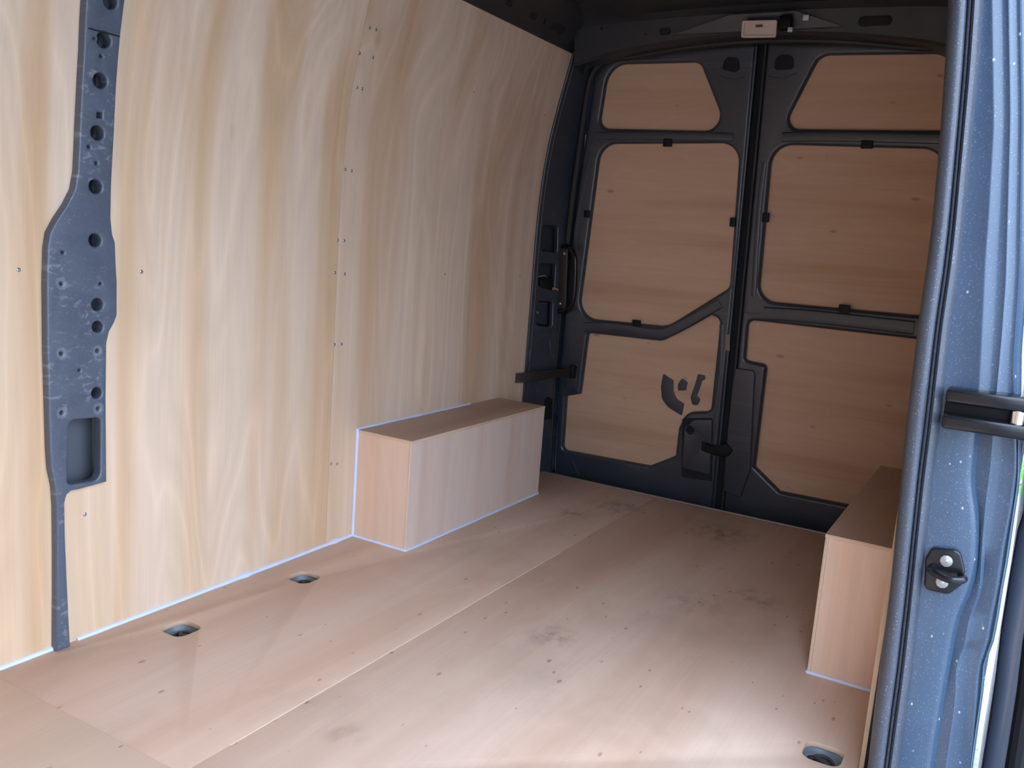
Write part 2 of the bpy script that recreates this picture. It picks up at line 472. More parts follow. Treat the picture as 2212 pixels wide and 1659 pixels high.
bead([(.001, -1.030, .002), (.001, -.004, .002)], .0066, wall_left, lumps=(.54, .94))

# ------------------------------------------------------------------ steel post in the left wall
outline = LE[::-1] + top + RE
holes = []
for (u, v, r) in [(239, 2, .0165), (225, 86, .0168), (217, 174, .0165), (211, 287, .0160), (207, 403, .0158), (206, 519, .0152), (211, 658, .0145), (211.5, 706, .0135), (209.5, 849, .0130)]:
    y, z = pw(u, v); holes.append(circle(y, z, r, n=20))
for (u, v, r) in [(219, 121, .0035), (192.5, 317, .0035), (208.5, 352, .0033), (136, 545.5, .0032), (133, 613, .0036), (217.5, 612.5, .0034), (133, 764, .0042), (211, 758, .0042), (172, 800, .003), (134, 892, .0042), (212.5, 883, .0042), (204, 83, .0022)]:
    y, z = pw(u, v); holes.append(circle(y, z, r, n=10))
y, z = pw(216, 249); holes.append([(y - .006, z - .006), (y + .006, z - .0065), (y + .006, z + .0065), (y - .006, z + .006)])
slot = [pw(*p) for p in ((149, 908), (218, 902), (217, 1037), (146, 1048))]
holes.append(rounded([(*slot[0], .016), (*slot[1], .012), (*slot[2], .02), (*slot[3], .012)]))
post = empty('trim_1', (0, -1.0, 0), 'dark grey steel body post with round holes set in the plywood wall', 'post', kind='structure')
PC = Vector((0, -1.0, .9))
rings = []
for (u, v) in [(133, 613), (133, 764), (211, 758), (134, 892), (212.5, 883)]:
    y, z = pw(u, v); rings.append(((wallx(z) + PO, y + 1.0, z - .9), .006, .0125))
paint('post_paint', (.080, .100, .138), .40, .25, scuff=.85, scuff_col=(.20, .22, .25), rings=rings, dust=.25)
def post_fn(a, b_, c): return (wallx(b_) + PO - .014 + c, a, b_)
post_plate = link('post_plate', plate_mesh(outline, holes, .028, .0050, post_fn, cuts=[.9 + .06 * k for k in range(17)], res=3), 'post_paint', post, origin=PC)
# closed section behind the plate, seen through its holes
rows = []
for k in range(17):
    z = .02 + 1.80 * k / 16
    x = wallx(z) - .045
    rows.append([(x, -1.14, z), (x, -.955, z), (x + .012, -.94, z), (x + .012, -.84, z)])
link('cavity_back', fix(grid_mesh(rows)), 'cavity_steel', post, smooth=20)
link('cavity_side', box_mesh(-.10, -.010, -.885, -.88, .02, 1.5), 'cavity_steel', post, smooth=0)
# joint of the upper half, a thin lapped line near the top
y0_, z0_ = pw(187, 60); y1_, z1_ = pw(262, 70)
link('lap_joint', box_mesh(wallx(z0_) + PO - .002, wallx(z0_) + PO + .0012, y0_ + .004, y1_ - .003, z0_ - .0015, z0_ + .0015), 'cavity', post, smooth=0)

# ------------------------------------------------------------------ rear doors (they lean a little inward at the top)
DK = 1.36; TILT = .078
dl = sqrt(1 + TILT * TILT)
Nd = Vector((0, -1, -TILT)) / dl                              # faces into the van
Bd = Vector((0, -TILT, 1)) / dl                               # up along the door
D0 = Vector((0, DK, 0))
def dpx(u, v, r=0, off=0.0):
    p = on_plane((0, 1, TILT), DK - off * dl, u, v)
    q = p - D0 - Nd * off
    return (p.x, q.dot(Bd), r / 530.0)
def dfn(off):
    return lambda a, b_, c: Vector((a, 0, 0)) + D0 + Bd * b_ + Nd * (c + off)
def mir(a): return W - .005 - a
DOOR_TH = .040
UL = [dpx(1292, 277, 22), dpx(1570, 283, 30), dpx(1511, 134, 24), dpx(1314, 139, 46)]
ML = [dpx(1296, 311, 42), dpx(1597, 309, 40), dpx(1575, 622, 20), dpx(1440, 706, 60), dpx(1247, 687, 42)]
LL = [dpx(1269, 720, 9), dpx(1430, 738, 34), dpx(1530, 679, 16), dpx(1555, 690, 16), dpx(1534, 890, 14), dpx(1482, 891, 34), dpx(1465, 925, 20), dpx(1458, 986, 8), dpx(1402, 1008, 8), dpx(1214, 973, 13), dpx(1222, 857, 5), dpx(1252, 852, 4)]
def mc(p, r=None): return (mir(p[0]), p[1], r if r is not None else p[2])
def mo(p, d): return (mir(p[0]) + d, p[1], p[2])
UR = [dpx(1690, 278, 22), mo(UL[0], .035), mo(UL[3], .035), dpx(1771, 119, 28)]
MR = [dpx(1668, 312, 40), mo(ML[0], .025), (mir(ML[4][0]), dpx(1637, 650)[1] + .004, .06), dpx(1637, 650, 36)]
q = dpx(1827, 1093); q2 = dpx(1976, 730)
LR = [dpx(1616, 692, 14), (1.615, q2[1] - .006, .02), (1.63, .12, .03), (1.45, q[1] + .002, .0), dpx(1683, 1063, 5), dpx(1630, 1010, 5), dpx(1656, 789, 12), dpx(1609, 779, 7)]
zt = dpx(1450, 112)[1]
left_out = rounded([(.078, -.06, .06), (.082, .50, 0), (.10, .95, 0), (.125, 1.26, 0), (.152, 1.52, 0), (.178, 1.80 + .045, .11), (.855, 1.865, .02), (.858, 1.0, 0), (.848, -.06, .01)])
right_out = rounded([(.895, -.06, .01), (.895, 1.0, 0), (.893, 1.865, .02), (mir(.178), 1.845, .11), (mir(.152), 1.52, 0), (mir(.125), 1.26, 0), (mir(.10), .95, 0), (mir(.082), .50, 0), (mir(.078), -.06, .06)])
door_1 = empty('door_1', (.47, DK, -.05), 'left rear van door with three plywood panels in a dark grey pressed frame', 'door', 'rear doors', 'structure')
door_2 = empty('door_2', (1.29, DK, -.05), 'right rear van door partly hidden by the near jamb', 'door', 'rear doors', 'structure')
def strip_off(pts, amount):
    n = len(pts); out = []
    cx = sum(p[0] for p in pts) / n; cy = sum(p[1] for p in pts) / n
    for i in range(n):
        a = Vector(pts[i - 1]); c = Vector(pts[(i + 1) % n]); d = (c - a).normalized(); nn = Vector((d.y, -d.x))
        out.append((pts[i][0] + nn.x * amount, pts[i][1] + nn.y * amount))
    return out
def area(pts): return sum(a[0] * c[1] - c[0] * a[1] for a, c in zip(pts, pts[1:] + pts[:1]))
def build_door(door, out, hs, seeds):
    HO = [rounded(h, 8) for h in hs]
    link('frame', plate_mesh(out, HO, DOOR_TH, .015, dfn(-DOOR_TH / 2), res=3), 'van_paint', door)
    res = []
    for k, h in enumerate(HO):
        sg = 1 if area(h) > 0 else -1
        big = strip_off(h, sg * .028)
        xs = [p[0] for p in big]; ys = [p[1] for p in big]
        rect = [(min(xs), min(ys)), (max(xs), min(ys)), (max(xs), max(ys)), (min(xs), max(ys))]
        lo = max(rect[0][0], min(p[0] for p in out) + .012); hi = min(rect[1][0], max(p[0] for p in out) - .012)
        rect = [(lo, rect[0][1]), (hi, rect[0][1]), (hi, rect[2][1]), (lo, rect[2][1])]
        th = .006
        res.append(link('plywood_panel', plate_mesh(rect, [], th, .0004, dfn(-DOOR_TH * .62 - .002 * k), res=0), 'door_ply', door))
        # pressed inner lip around each opening, a step below the face
        lip = strip_off(h, sg * .010); 
    return res
pl = build_door(door_1, left_out, [UL, ML, LL], (1, 2, 3))
pr = build_door(door_2, right_out, [UR, MR, LR], (4, 5, 6))
link('outer_skin', plate_mesh([(-.10, -.25), (.872, -.25), (.872, 2.08), (-.10, 2.08)], [], .01, .001, dfn(-.085), res=0), 'body_paint', door_1)
link('outer_skin', plate_mesh([(.8725, -.25), (1.87, -.25), (1.87, 2.08), (.8725, 2.08)], [], .01, .001, dfn(-.085), res=0), 'body_paint', door_2)
def on_door(u, v, off=0.0):
    p = dpx(u, v, 0, off); return dfn(off)(p[0], p[1], 0)
PD = -DOOR_TH * .62 + .003
for (u, v, pa) in [(1299, 205, pl[0]), (1540, 203, pl[0]), (1723, 208, pr[0]), (1786, 340, pr[1]), (1273, 730, pl[2]), (1400, 741, pl[2]), (1536, 692, pl[2]), (1533, 806, pl[2]), (1226, 964, pl[2]), (1422, 988, pl[2]),
                   (1638, 700, pr[2]), (1654, 905, pr[2]), (1701, 1052, pr[2]), (1790, 715, pr[2])]:
    link('screw', dome_mesh(on_door(u, v, PD - (.004 if pa in (pl[2], pr[2]) else .0)), Nd, .0042, .003), 'zinc', pa)
# black retaining clips on the window openings
def clip(door, u, v, w, h):
    a, b_, _ = dpx(u, v); w /= 530; h /= 530
    link('clip', plate_mesh(rounded([(a - w / 2, b_ - h / 2, .002), (a + w / 2, b_ - h / 2, .002), (a + w / 2, b_ + h / 2, .002), (a - w / 2, b_ + h / 2, .002)], 2), [], .014, .0015, dfn(-.001), res=1), 'black_plastic', door)
for c_ in [(1442, 308, 19, 17), (1268, 462, 14, 17), (1583, 480, 12, 19), (1375, 698, 19, 14)]: clip(door_1, *c_)
for c_ in [(1654, 470, 14, 19), (1873, 312, 22, 16), (1824, 667, 22, 16)]: clip(door_2, *c_)
# raised ribs pressed into the frames
def rib(door, pts, r, off=.0, flat=.6, name='pressed_rib', mat='van_paint'):
    P = smooth_path([on_door(u, v, off) for u, v in pts], 4)
    return link(name, tube_mesh(P, r, 8, flat, up=Nd.copy()), mat, door)
rib(door_1, [(1290, 294), (1330, 293), (1540, 295), (1585, 297)], .019, -.003, .42)
rib(door_1, [(1262, 706), (1330, 707), (1420, 720), (1462, 708), (1556, 655)], .024, -.004, .45)
rib(door_1, [(1277, 330), (1258, 420), (1245, 500), (1238, 600)], .012, -.002, .45)
rib(door_2, [(1652, 350), (1640, 450), (1628, 640)], .012, -.002, .4)
rib(door_2, [(1690, 296), (1800, 295), (2030, 300)], .021, -.003, .42)
rib(door_2, [(1650, 676), (1760, 684), (1975, 708)], .030, -.004, .45)
rib(door_1, [(1227, 745), (1223, 772), (1229, 766)], .005)
rib(door_1, [(1236, 1000), (1250, 1028)], .010)
rib(door_2, [(1615, 640), (1612, 674), (1640, 677)], .003)
rib(door_1, [(1560, 700), (1556, 800), (1546, 880)], .010, -.002, .4)
# hinge-side reinforcement and lock plates
def panel(door, corners, th, off, mat='van_paint', name='lock_plate', bev=.004, hs=()):
    return link(name, plate_mesh(rounded([dpx(*c) for c in corners], 5), hs, th, bev, dfn(off), res=2), mat, door)
lp = panel(door_1, [(1474, 1010, 4), (1536, 1026, 4), (1540, 905, 6), (1500, 905, 26), (1480, 925, 20)], .012, .006,
           hs=[circle(*dpx(1492, 928)[:2], .0175), rounded([dpx(1518, 953, 2), dpx(1537, 957, 2), dpx(1536, 977, 2), dpx(1517, 972, 2)], 3)])
panel(door_1, [(1472, 1030, 4), (1538, 1040, 4), (1540, 903, 6), (1474, 903, 6)], .004, -.001, 'cavity', 'lock_cavity', .0005)
panel(door_2, [(1600, 1075, 4), (1622, 1015, 4), (1632, 800, 8), (1590, 794, 6), (1584, 830, 4), (1573, 930, 4), (1566, 1060, 4)], .014, .006, name='stiffener_plate')
panel(door_1, [(1224, 790, 6), (1248, 783, 3), (1247, 842, 5), (1222, 838, 5)], .010, .004, name='hinge_pocket')
panel(door_1, [(1560, 150, 6), (1600, 160, 10), (1596, 125, 12), (1566, 122, 12)], .003, .001, 'cavity', 'vent_recess', .0008)
panel(door_2, [(1672, 152, 8), (1716, 150, 8), (1714, 118, 14), (1676, 118, 14)], .003, .001, 'cavity', 'vent_recess', .0008)
rib(door_1, [(1552, 163), (1580, 173), (1608, 166)], .0035)
rib(door_2, [(1660, 166), (1690, 170), (1722, 158)], .0035)
# meeting edges: recessed dark gap, rubber and the bright label
link('meeting_seal', plate_mesh([(.846, -.05), (.892, -.05), (.890, 1.86), (.858, 1.86)], [], .006, .001, dfn(-.028), res=1), 'cavity', door_2)
link('edge_flange', tube_mesh(smooth_path([dfn(.002)(.893, z, 0) for z in (-.05, .3, .8, 1.3, 1.85)], 2), .0065, 8), 'seal_lip', door_2)
link('edge_flange', tube_mesh(smooth_path([dfn(-.002)(.856, z, 0) for z in (-.05, .3, .8, 1.3, 1.85)], 2), .006, 8), 'van_paint', door_1)
panel(door_1, [(1568, 757, 0), (1577, 757, 0), (1577, 722, 0), (1568, 722, 0)], .002, .003, 'label_paper', 'paper_label', .0002)
# latch and its hook at the meeting edge
link('latch', fix(plate_mesh(rounded([dpx(1524, 957, 2), dpx(1550, 962, 4), dpx(1572, 955, 6), dpx(1586, 972, 6), dpx(1575, 984, 6), dpx(1548, 982, 4), dpx(1526, 974, 2)], 4), [], .022, .004, dfn(.012), res=2)), 'black_plastic', door_1)
# cut-outs in the lower left ply panel: the pressed bracket shows through
ply_low = pl[2]
def cutout(corners, name='cut_out', mat='van_paint', th=.006):
    o_ = PD - .004 + th * .3
    return link(name, plate_mesh(rounded([dpx(c[0], c[1], c[2], o_) for c in corners], 5), [], th, .002, dfn(o_), res=2), mat, ply_low)
cutout([(1433, 807, 2), (1428, 835, 20), (1430, 862, 22), (1444, 880, 16), (1473, 898, 2), (1478, 872, 3), (1462, 862, 18), (1455, 845, 14), (1455, 822, 3)])
cutout([(1473, 817, 4), (1465, 830, 4), (1465, 844, 3), (1483, 843, 3), (1483, 835, 2), (1486, 826, 4)])
cutout([(1508, 808, 2), (1500, 835, 8), (1492, 858, 8), (1496, 875, 6), (1508, 875, 7), (1513, 862, 5), (1506, 854, 3), (1512, 838, 4), (1517, 822, 3), (1523, 820, 2), (1523, 811, 2)])

# ------------------------------------------------------------------ rear opening: seal, pillars, header
def arch(x):                                                    # the opening is slightly arched
    return 1.852 - .055 * ((x - .88) / .62) ** 2
seal_pts = [(.068, 1.335, -.03), (.066, 1.315, .30), (.070, 1.300, .60), (.088, 1.280, .92), (.112, 1.252, 1.24), (.139, 1.230, 1.50), (.160, 1.212, 1.68), (.188, 1.200, 1.765), (.245, 1.190, 1.806), (.34, 1.182, arch(.34)), (.60, 1.175, arch(.6)), (.88, 1.172, arch(.88))]
seal_pts += [(W - .005 - p[0], p[1], p[2]) for p in seal_pts[-2::-1]]
rear_frame = empty('wall_back', (W / 2, 1.2, 0), 'dark steel surround of the rear door opening', 'wall', kind='structure')
link('opening_seal', tube_mesh(smooth_path(seal_pts, 4), .0125, 10), 'seal_lip', rear_frame)
# header beam under the roof
rows = []
for k in range(41):
    x = .14 + (W - .28) * k / 40; a = arch(min(max(x, .30), W - .30)) - max(0, .30 - x) * .25 - max(0, x - W + .30) * .25
    rows.append([(x, 1.36, a + .035), (x, 1.20, a + .006), (x, 1.185, a), (x, 1.118, a + .006), (x, 1.105, a + .016), (x, 1.088, 1.935 + (a - 1.852) * .3), (x, 1.06, 1.955 + (a - 1.852) * .3), (x, .98, 1.962), (x, .90, 1.985)])
header = link('header_beam', fix(grid_mesh(rows)), 'roof_paint', rear_frame, smooth=25)  # darker roof paint puts the shade on header and rails into the colour
# raised middle of the header that carries the lamp
V = []
for (x0, x1, y, z) in [(.55, 1.20, 1.108, 1.866), (.56, 1.19, 1.098, 1.872), (.79, 1.03, 1.068, 1.925), (.80, 1.02, 1.090, 1.934)]:
    V.append([(x0, y, z), (x1, y, z)])
link('lamp_mount', fix(grid_mesh(V)), 'van_paint', rear_frame, smooth=0)
def on_header(u, v, y=1.094): return on_axis(1, y, u, v)
for (u, v, w, h) in [(1436, 68, .045, .024), (1890, 45, .11, .030), (1394, 74, .008, .008), (1300, 62, .014, .012)]:
    p = on_header(u, v)  # dark plates stand in for shaded holes in the header
    link('hole_shade', plate_mesh(rounded([(p.x - w / 2 * 1.0, p.z - h / 2, h * .45), (p.x + w / 2, p.z - h / 2, h * .45), (p.x + w / 2, p.z + h / 2, h * .45), (p.x - w / 2, p.z + h / 2, h * .45)], 5), [], .01, .002, lambda a, b_, c: (a, 1.1 - (b_ - 1.86) * .2 - c, b_), res=1), 'cavity', rear_frame)

for sgn in (0, 1):
    P = [(.168, 1.150, 1.735), (.180, 1.148, 1.775), (.205, 1.146, 1.803), (.250, 1.144, 1.822)]
    if sgn: P = [(W - .005 - x, y, z) for x, y, z in P]
    link('corner_slot_shade', tube_mesh(smooth_path(P, 4), .010, 8), 'cavity', rear_frame)  # dark tube draws the shade inside the corner slot
# left rear pillar: an angled pressed plate with three openings
PA = Vector((0, 1.142, 0)); PT = Vector((.09, .16, 0)).normalized(); PN = Vector((.16, -.09, 0)).normalized()
def ppx(u, v):
    x = 0
    for _ in range(8):
        p = on_plane(PN, PN.dot(PA) + PN.x * x, u, v); x = wallx(p.z) * 1.0
    return ((p - PA - Vector((x, 0, 0))).dot(PT), p.z)
def pfn(off):
    return lambda a, b_, c: PA + PT * a + PN * (c + off) + Vector((wallx(b_), 0, b_))
redge = [(1180, 1017), (1188, 985), (1189, 900), (1199, 792), (1206, 686), (1226, 514), (1239, 380), (1254, 285), (1268, 190), (1280, 140)]
RP = [ppx(*p) for p in redge]
RP[0] = (RP[1][0], -.02)
pout = [(0.0, -.02)] + RP + [(RP[-1][0] + .01, 1.95), (0.0, 1.95)]
def rr(*cs): return rounded([(*ppx(c[0], c[1]), c[2]) for c in cs], 5)
ph = [rr((1168, 541, .012), (1201, 546, .012), (1203, 489, .012), (1170, 487, .012)),
      rr((1162, 618, .012), (1195, 628, .012), (1198, 570, .012), (1165, 570, .012)),
      rr((1157, 702, .012), (1190, 706, .012), (1192, 652, .012), (1160, 650, .012))]
pillar = empty('trim_2', (.04, 1.2, 0), 'dark grey rear pillar with three square openings beside the plywood wall', 'pillar', kind='structure')
link('pillar_plate', plate_mesh(pout, ph, .03, .007, pfn(-.008), cuts=[1.05 + .06 * k for k in range(15)], res=3), 'van_paint', pillar)
link('pillar_back', plate_mesh([(-.02, .05), (.19, .05), (.19, 1.7), (-.02, 1.7)], [], .004, .0005, pfn(-.07), cuts=[1.05 + .06 * k for k in range(12)], res=0), 'cavity_steel_shaded', pillar)
link('pocket_floor', plate_mesh(rr((1158, 700, .01), (1189, 704, .01), (1191, 654, .01), (1161, 652, .01)), [], .004, .0008, pfn(-.03), res=1), 'van_paint', pillar)
p = pfn(-.027)(*ppx(1167, 676), 0); link('bolt', dome_mesh(p, PN, .008, .006), 'zinc', pillar)
# rolled front edge and pressed beads on the pillar
link('edge_roll', tube_mesh([pfn(.004)(.022, z, 0) for z in [.30 + .05 * k for k in range(31)]], .0045, 8), 'van_paint', pillar)
def prib(pts, r): link('pressed_rib', tube_mesh(smooth_path([pfn(.007)(*ppx(u, v), 0) for u, v in pts], 4), r, 8), 'van_paint', pillar)
prib([(1143, 755), (1141, 778), (1147, 790)], .004)
prib([(1146, 834), (1155, 845), (1157, 862)], .004)
prib([(1186, 735), (1188, 760), (1196, 775)], .003)
o_ = plate_mesh(rounded([(*ppx(1172, 905), .01), (*ppx(1190, 905), .01), (*ppx(1191, 856), .02), (*ppx(1174, 858), .02)], 4), [], .01, .002, pfn(.006), res=1)
link('pillar_stop', o_, 'black_plastic', pillar)

# right rear pillar, hidden behind the near jamb but closing the body
rp = empty('trim_3', (W - .05, 1.2, 0), 'dark grey rear pillar at the far right corner behind the jamb', 'pillar', kind='structure')
rows = []
for k in range(14):
    z = -.02 + 1.97 * k / 13; x = wallx(z)
    rows.append([(W - x - .03, 1.142, z), (W - x - .05, 1.17, z), (W - .005 - interp([(0, .075), (.6, .07), (.92, .088), (1.24, .112), (1.5, .139), (1.95, .19)], z), 1.31 - .06 * z, z)])
link('pillar_plate', fix(grid_mesh(rows)), 'van_paint', rp)

# threshold at the rear edge of the floor
trim4 = empty('trim_4', (W / 2, L, -.02), 'worn aluminium strip along the rear edge of the plywood floor', 'threshold', kind='structure')
link('strip_top', box_mesh(.05, 1.72, L - .004, L + .012, -.012, .0022, .001), 'aluminium', trim4)
link('sill', box_mesh(.03, 1.74, L + .012, 1.46, -.10, -.035, .004), 'van_paint', trim4)

# ------------------------------------------------------------------ ceiling: roof skin, ribs, side rails
ceiling = empty('ceiling', (W / 2, -.5, 1.95), 'bare dark steel roof of the van with cross ribs', 'ceiling', kind='structure')
def roofz(x): return 2.03 - .09 * ((x - W / 2) / (W / 2)) ** 2
rows = []
for k in range(17):
    x = .05 + (W - .10) * k / 16
    rows.append([(x, -2.95, roofz(x)), (x, -1, roofz(x)), (x, .5, roofz(x)), (x, 1.30, roofz(x) - .02)])
link('roof_skin', solid_grid(rows, (0, 0, .02)), 'roof_paint', ceiling)
for y in (-1.5, -.75, 0.0, .62):
    rows = []
    for k in range(17):
        x = .12 + (W - .24) * k / 16; z = roofz(x)
        rows.append([(x, y - .06, z), (x, y - .045, z - .03), (x, y + .045, z - .03), (x, y + .06, z)])
    link('roof_rib', fix(grid_mesh(rows)), 'roof_paint', ceiling)
def rail(mirror):
    prof = [(.098, 1.822), (.112, 1.826), (.122, 1.842), (.150, 1.900), (.185, 1.925), (.215, 1.965), (.215, 2.0)]
    rows = []
    for k in range(9):
        y = -2.9 + (1.15 + 2.9) * k / 8
        rows.append([((W - .03 - x if mirror else x), y, z) for x, z in prof])
    return fix(grid_mesh(rows))
rl = link('side_rail', rail(False), 'roof_paint', ceiling, smooth=30)
link('side_rail', rail(True), 'roof_paint', ceiling, smooth=30)
for (u, v, w, h) in [(1205, 62, .10, .030), (1152, 35, .045, .022), (1176, 46, .012, .02), (1100, 8, .035, .018)]:
    n_ = Vector((.058, 0, -.028)).normalized(); nn = Vector((1, 0, -.48)).normalized()
    p = on_plane(nn, nn.dot(Vector((.136, 0, 1.871))), u, v); e1 = Vector((0, 1, 0)); e2 = nn.cross(e1)
    fn = lambda a, b_, c, p=p, e1=e1, e2=e2, nn=nn: p + e1 * a + e2 * b_ + nn * c
    link('rail_opening_shade', plate_mesh(rounded([(-w / 2, -h / 2, .006), (w / 2, -h / 2, .006), (w / 2, h / 2, .006), (-w / 2, h / 2, .006)], 4), [], .006, .001, fn, res=1), 'cavity', rl)  # black plate in place of a hole, its shade given as colour

# ------------------------------------------------------------------ near side: plywood lining, body skin and the door jamb
wall_right = empty('wall_right', (W, .4, 0), 'near side plywood lining behind the sliding door jamb', 'wall', kind='structure')
link('plywood_panel', wall_sheet(-.40, 1.142, 'wall_ply_c', mirror=True), 'wall_ply_c', wall_right)
rows = []
for k in range(20):
    z = -.45 + 2.40 * k / 19
    x = 1.925 - wallx(z) * .9 - .02 * max(0, (-.1 - z)) 
    rows.append([(x, -.435, z), (x, .2, z), (x, .9, z), (x, 1.48, z)])
link('body_skin', solid_grid(rows, (-.004, 0, 0)), 'body_paint', wall_right)

JY = -.5
def jx(u, v): 
    p = on_axis(1, JY, u, v); return (p.z, p.x)
def column(pts):
    tab = sorted(jx(u, v) for u, v in pts); return tab
def ext(tab, q):
    if q > tab[-1][0]:
        return tab[-1][1] - (wallx(q) - wallx(tab[-1][0])) * .8
    return interp(tab, q)
cA = column([(2047, 0), (2041, 105), (2032, 241), (2025, 331), (2011, 482), (1998, 581), (1983, 686), (1968, 810), (1953, 936), (1939, 1086), (1930, 1177), (1919, 1285), (1904, 1400), (1890, 1503), (1872, 1659)])
cB = column([(2126, 0), (2112, 181), (2100, 301), (2090, 407), (2082, 497), (2073, 581), (2055, 701), (2043, 807), (2031, 920), (2014, 1041), (2001, 1161), (1987, 1297), (1970, 1457), (1955, 1564), (1942, 1659)])
cC = column([(2144, 0), (2148, 270), (2140, 410), (2136, 480), (2130, 550), (2123, 701), (2117, 822), (2106, 942), (2099, 1011), (2096, 1056), (2106, 1101), (2109, 1162), (2106, 1222), (2091, 1282), (2065, 1334), (2050, 1411), (2031, 1518), (2010, 1653)])
cD = column([(2178, 0), (2182, 250), (2178, 400), (2172, 611), (2163, 731), (2153, 840), (2144, 945), (2139, 1011), (2130, 1071), (2121, 1177), (2115, 1282), (2093, 1334), (2080, 1411), (2065, 1430), (2062, 1518), (2043, 1653)])
cE = column([(2201, 0), (2205, 250), (2203, 400), (2200, 581), (2186, 792), (2194, 1011), (2182, 1101), (2166, 1177), (2151, 1282), (2139, 1334), (2126, 1411), (2112, 1430), (2108, 1487), (2096, 1653)])
cF = column([(2232, 0), (2235, 300), (2224, 560), (2207, 762), (2206, 900), (2204, 1041), (2191, 1125), (2177, 1222), (2165, 1282), (2158, 1334), (2143, 1408), (2129, 1425), (2126, 1487), (2108, 1610), (2102, 1659)])
def sm(tab, z, w=.02): return sum(ext(tab, z + k * w) for k in (-1, -.5, 0, .5, 1)) / 5
ZJ = [-.34 + .025 * k for k in range(85)]
jamb = empty('trim_5', (1.84, JY, -.3), 'dark grey sliding door jamb, blue skylight put into its colour, with rubber seal in the right foreground', 'jamb', kind='structure')
rows_s, rows_j = [], []
ZSPLIT = on_axis(1, JY, 2120, 885).z
for z in ZJ:
    A, B_ = sm(cA, z), sm(cB, z); Cc, Dd, Ee, Ff = sm(cC, z), sm(cD, z), sm(cE, z), sm(cF, z)
    w = B_ - A
    prof = [(.04, .075), (-.01, .045), (.0, .018), (.05, -.004), (.13, -.018), (.25, -.026), (.38, -.028), (.50, -.026), (.555, -.020), (.575, -.012), (.595, -.019), (.64, -.021), (.665, -.018), (.685, -.011), (.71, -.018), (.78, -.022), (.88, -.019), (.96, -.008), (1.0, .006), (.99, .03)]
    rows_s.append([(A + w * f, JY + d, z) for f, d in prof])
    inner = [(A - .004 + w * .3, JY + .20, z), (A + w * .25, JY + .06, z), (A + w * .5, JY + .008, z), (B_, JY + .004, z)]
    if z > (ZSPLIT):                                           # above the arm the outer flange falls away
        rows_j.append(inner + [(Cc - .008, JY + .004, z), (Cc - .003, JY + .001, z), (Cc + .002, JY + .001, z), (Cc + .007, JY + .0055, z), (Dd - .004, JY + .007, z), (Dd, JY + .004, z), (Dd + .005, JY + .011, z),
                   (Ee - .003, JY + .014, z), (Ee + .001, JY + .012, z), (Ee + .005, JY + .020, z), (Ff - .004, JY + .026, z), (Ff, JY + .031, z), (Ff - .001, JY + .040, z), (Ff - .02, JY + .065, z)])
    else:                                                      # below it the outer part turns towards the van, shaped to look shaded
        rows_j.append(inner + [(Cc - .010, JY + .004, z), (Cc - .004, JY + .005, z), (Cc + .001, JY + .012, z), (Cc + .006, JY + .019, z), (Dd - .004, JY + .014, z), (Dd, JY + .012, z), (Dd + .005, JY + .016, z),
                   (Ee - .003, JY + .006, z), (Ee + .001, JY + .005, z), (Ee + .005, JY + .009, z), (Ff - .004, JY + .003, z), (Ff, JY + .008, z), (Ff - .001, JY + .030, z), (Ff - .02, JY + .065, z)])
link('jamb_face', fix(grid_mesh(rows_j)), 'jamb_skylit_paint', jamb, smooth=60)
link('rubber_seal', fix(grid_mesh(rows_s)), 'seal_rubber', jamb, smooth=50)
# roof edge above the side opening, front pillar; unseen bulkhead in ply added to bounce light
wall_front = empty('wall_front', (W / 2, -2.63, 0), 'unseen bulkhead behind the driver cab, plywood face added to bounce light', 'wall', kind='structure')
link('bulkhead_panel', box_mesh(0.0, 1.73, -2.66, -2.62, .001, 1.95), 'wall_ply_a', wall_front, smooth=0)
link('front_pillar', box_mesh(1.735, 1.92, -2.70, -2.56, -.34, 1.85, .02), 'body_paint', wall_front)
link('opening_header', box_mesh(1.56, 1.80, -2.70, -.46, 1.80, 1.95, .02), 'body_paint', wall_front)

# ------------------------------------------------------------------ outside: ground
ground = link('ground', mesh('ground', [(-25, -25, -.62), (30, -25, -.62), (30, 30, -.62), (-25, 30, -.62)], [(0, 1, 2, 3)]), 'pale_ground', None, smooth=0)
tag(ground, 'pale grey gravelled ground seen through the gap beside the van', 'ground', kind='structure')

# ================================================================== THINGS
# ------------------------------------------------------------------ wheel arch boxes
BW, BH, BY = .229, .3756, .927
T = .009
def two_mats(me, test, mats):
    for q in mats: me.materials.append(MATS[q])
    for p in me.polygons: p.material_index = 1 if test(p.normal) else 0
    return me
b1 = empty('wheel_arch_box', (BW / 2, BY / 2, 0), 'plywood wheel arch box with white sealant against the tall plywood wall', 'box', 'wheel arch boxes')
link('top_panel', two_mats(box_mesh(.0005, BW, 0, BY, BH - T, BH, .0005, 1), lambda n: abs(n.z) < .5, ['box_top_ply', 'ply_edge_z']), None, b1, smooth=0)
link('side_panel', two_mats(box_mesh(BW - T, BW - .001, .001, BY, .0005, BH - T - .0003, .0005, 1), lambda n: abs(n.x) < .5, ['box_side_ply', 'ply_edge_x']), None, b1, smooth=0)
link('front_panel', box_mesh(.0005, BW - T - .0004, .001, .001 + T, .0005, BH - T - .0003), 'box_front_ply', b1, smooth=0)
link('back_panel', box_mesh(.0005, BW - T - .0004, BY - T, BY - .001, .0005, BH - T - .0003), 'box_front_ply', b1, smooth=0)
bead([(.003, -.001, .004), (.003, -.001, BH + .003)], .0055, b1)
bead([(.003, 0, BH + .002), (.003, .70, BH + .002)], .005, b1, lumps=(.52,))
bead([(.004, -.001, .002), (BW, -.001, .002)], .0058, b1)
bead([(BW + .001, -.001, .002), (BW + .001, BY - .005, .002)], .0055, b1)
B2X, B2Y, B2E = W - BW, -.016, .94
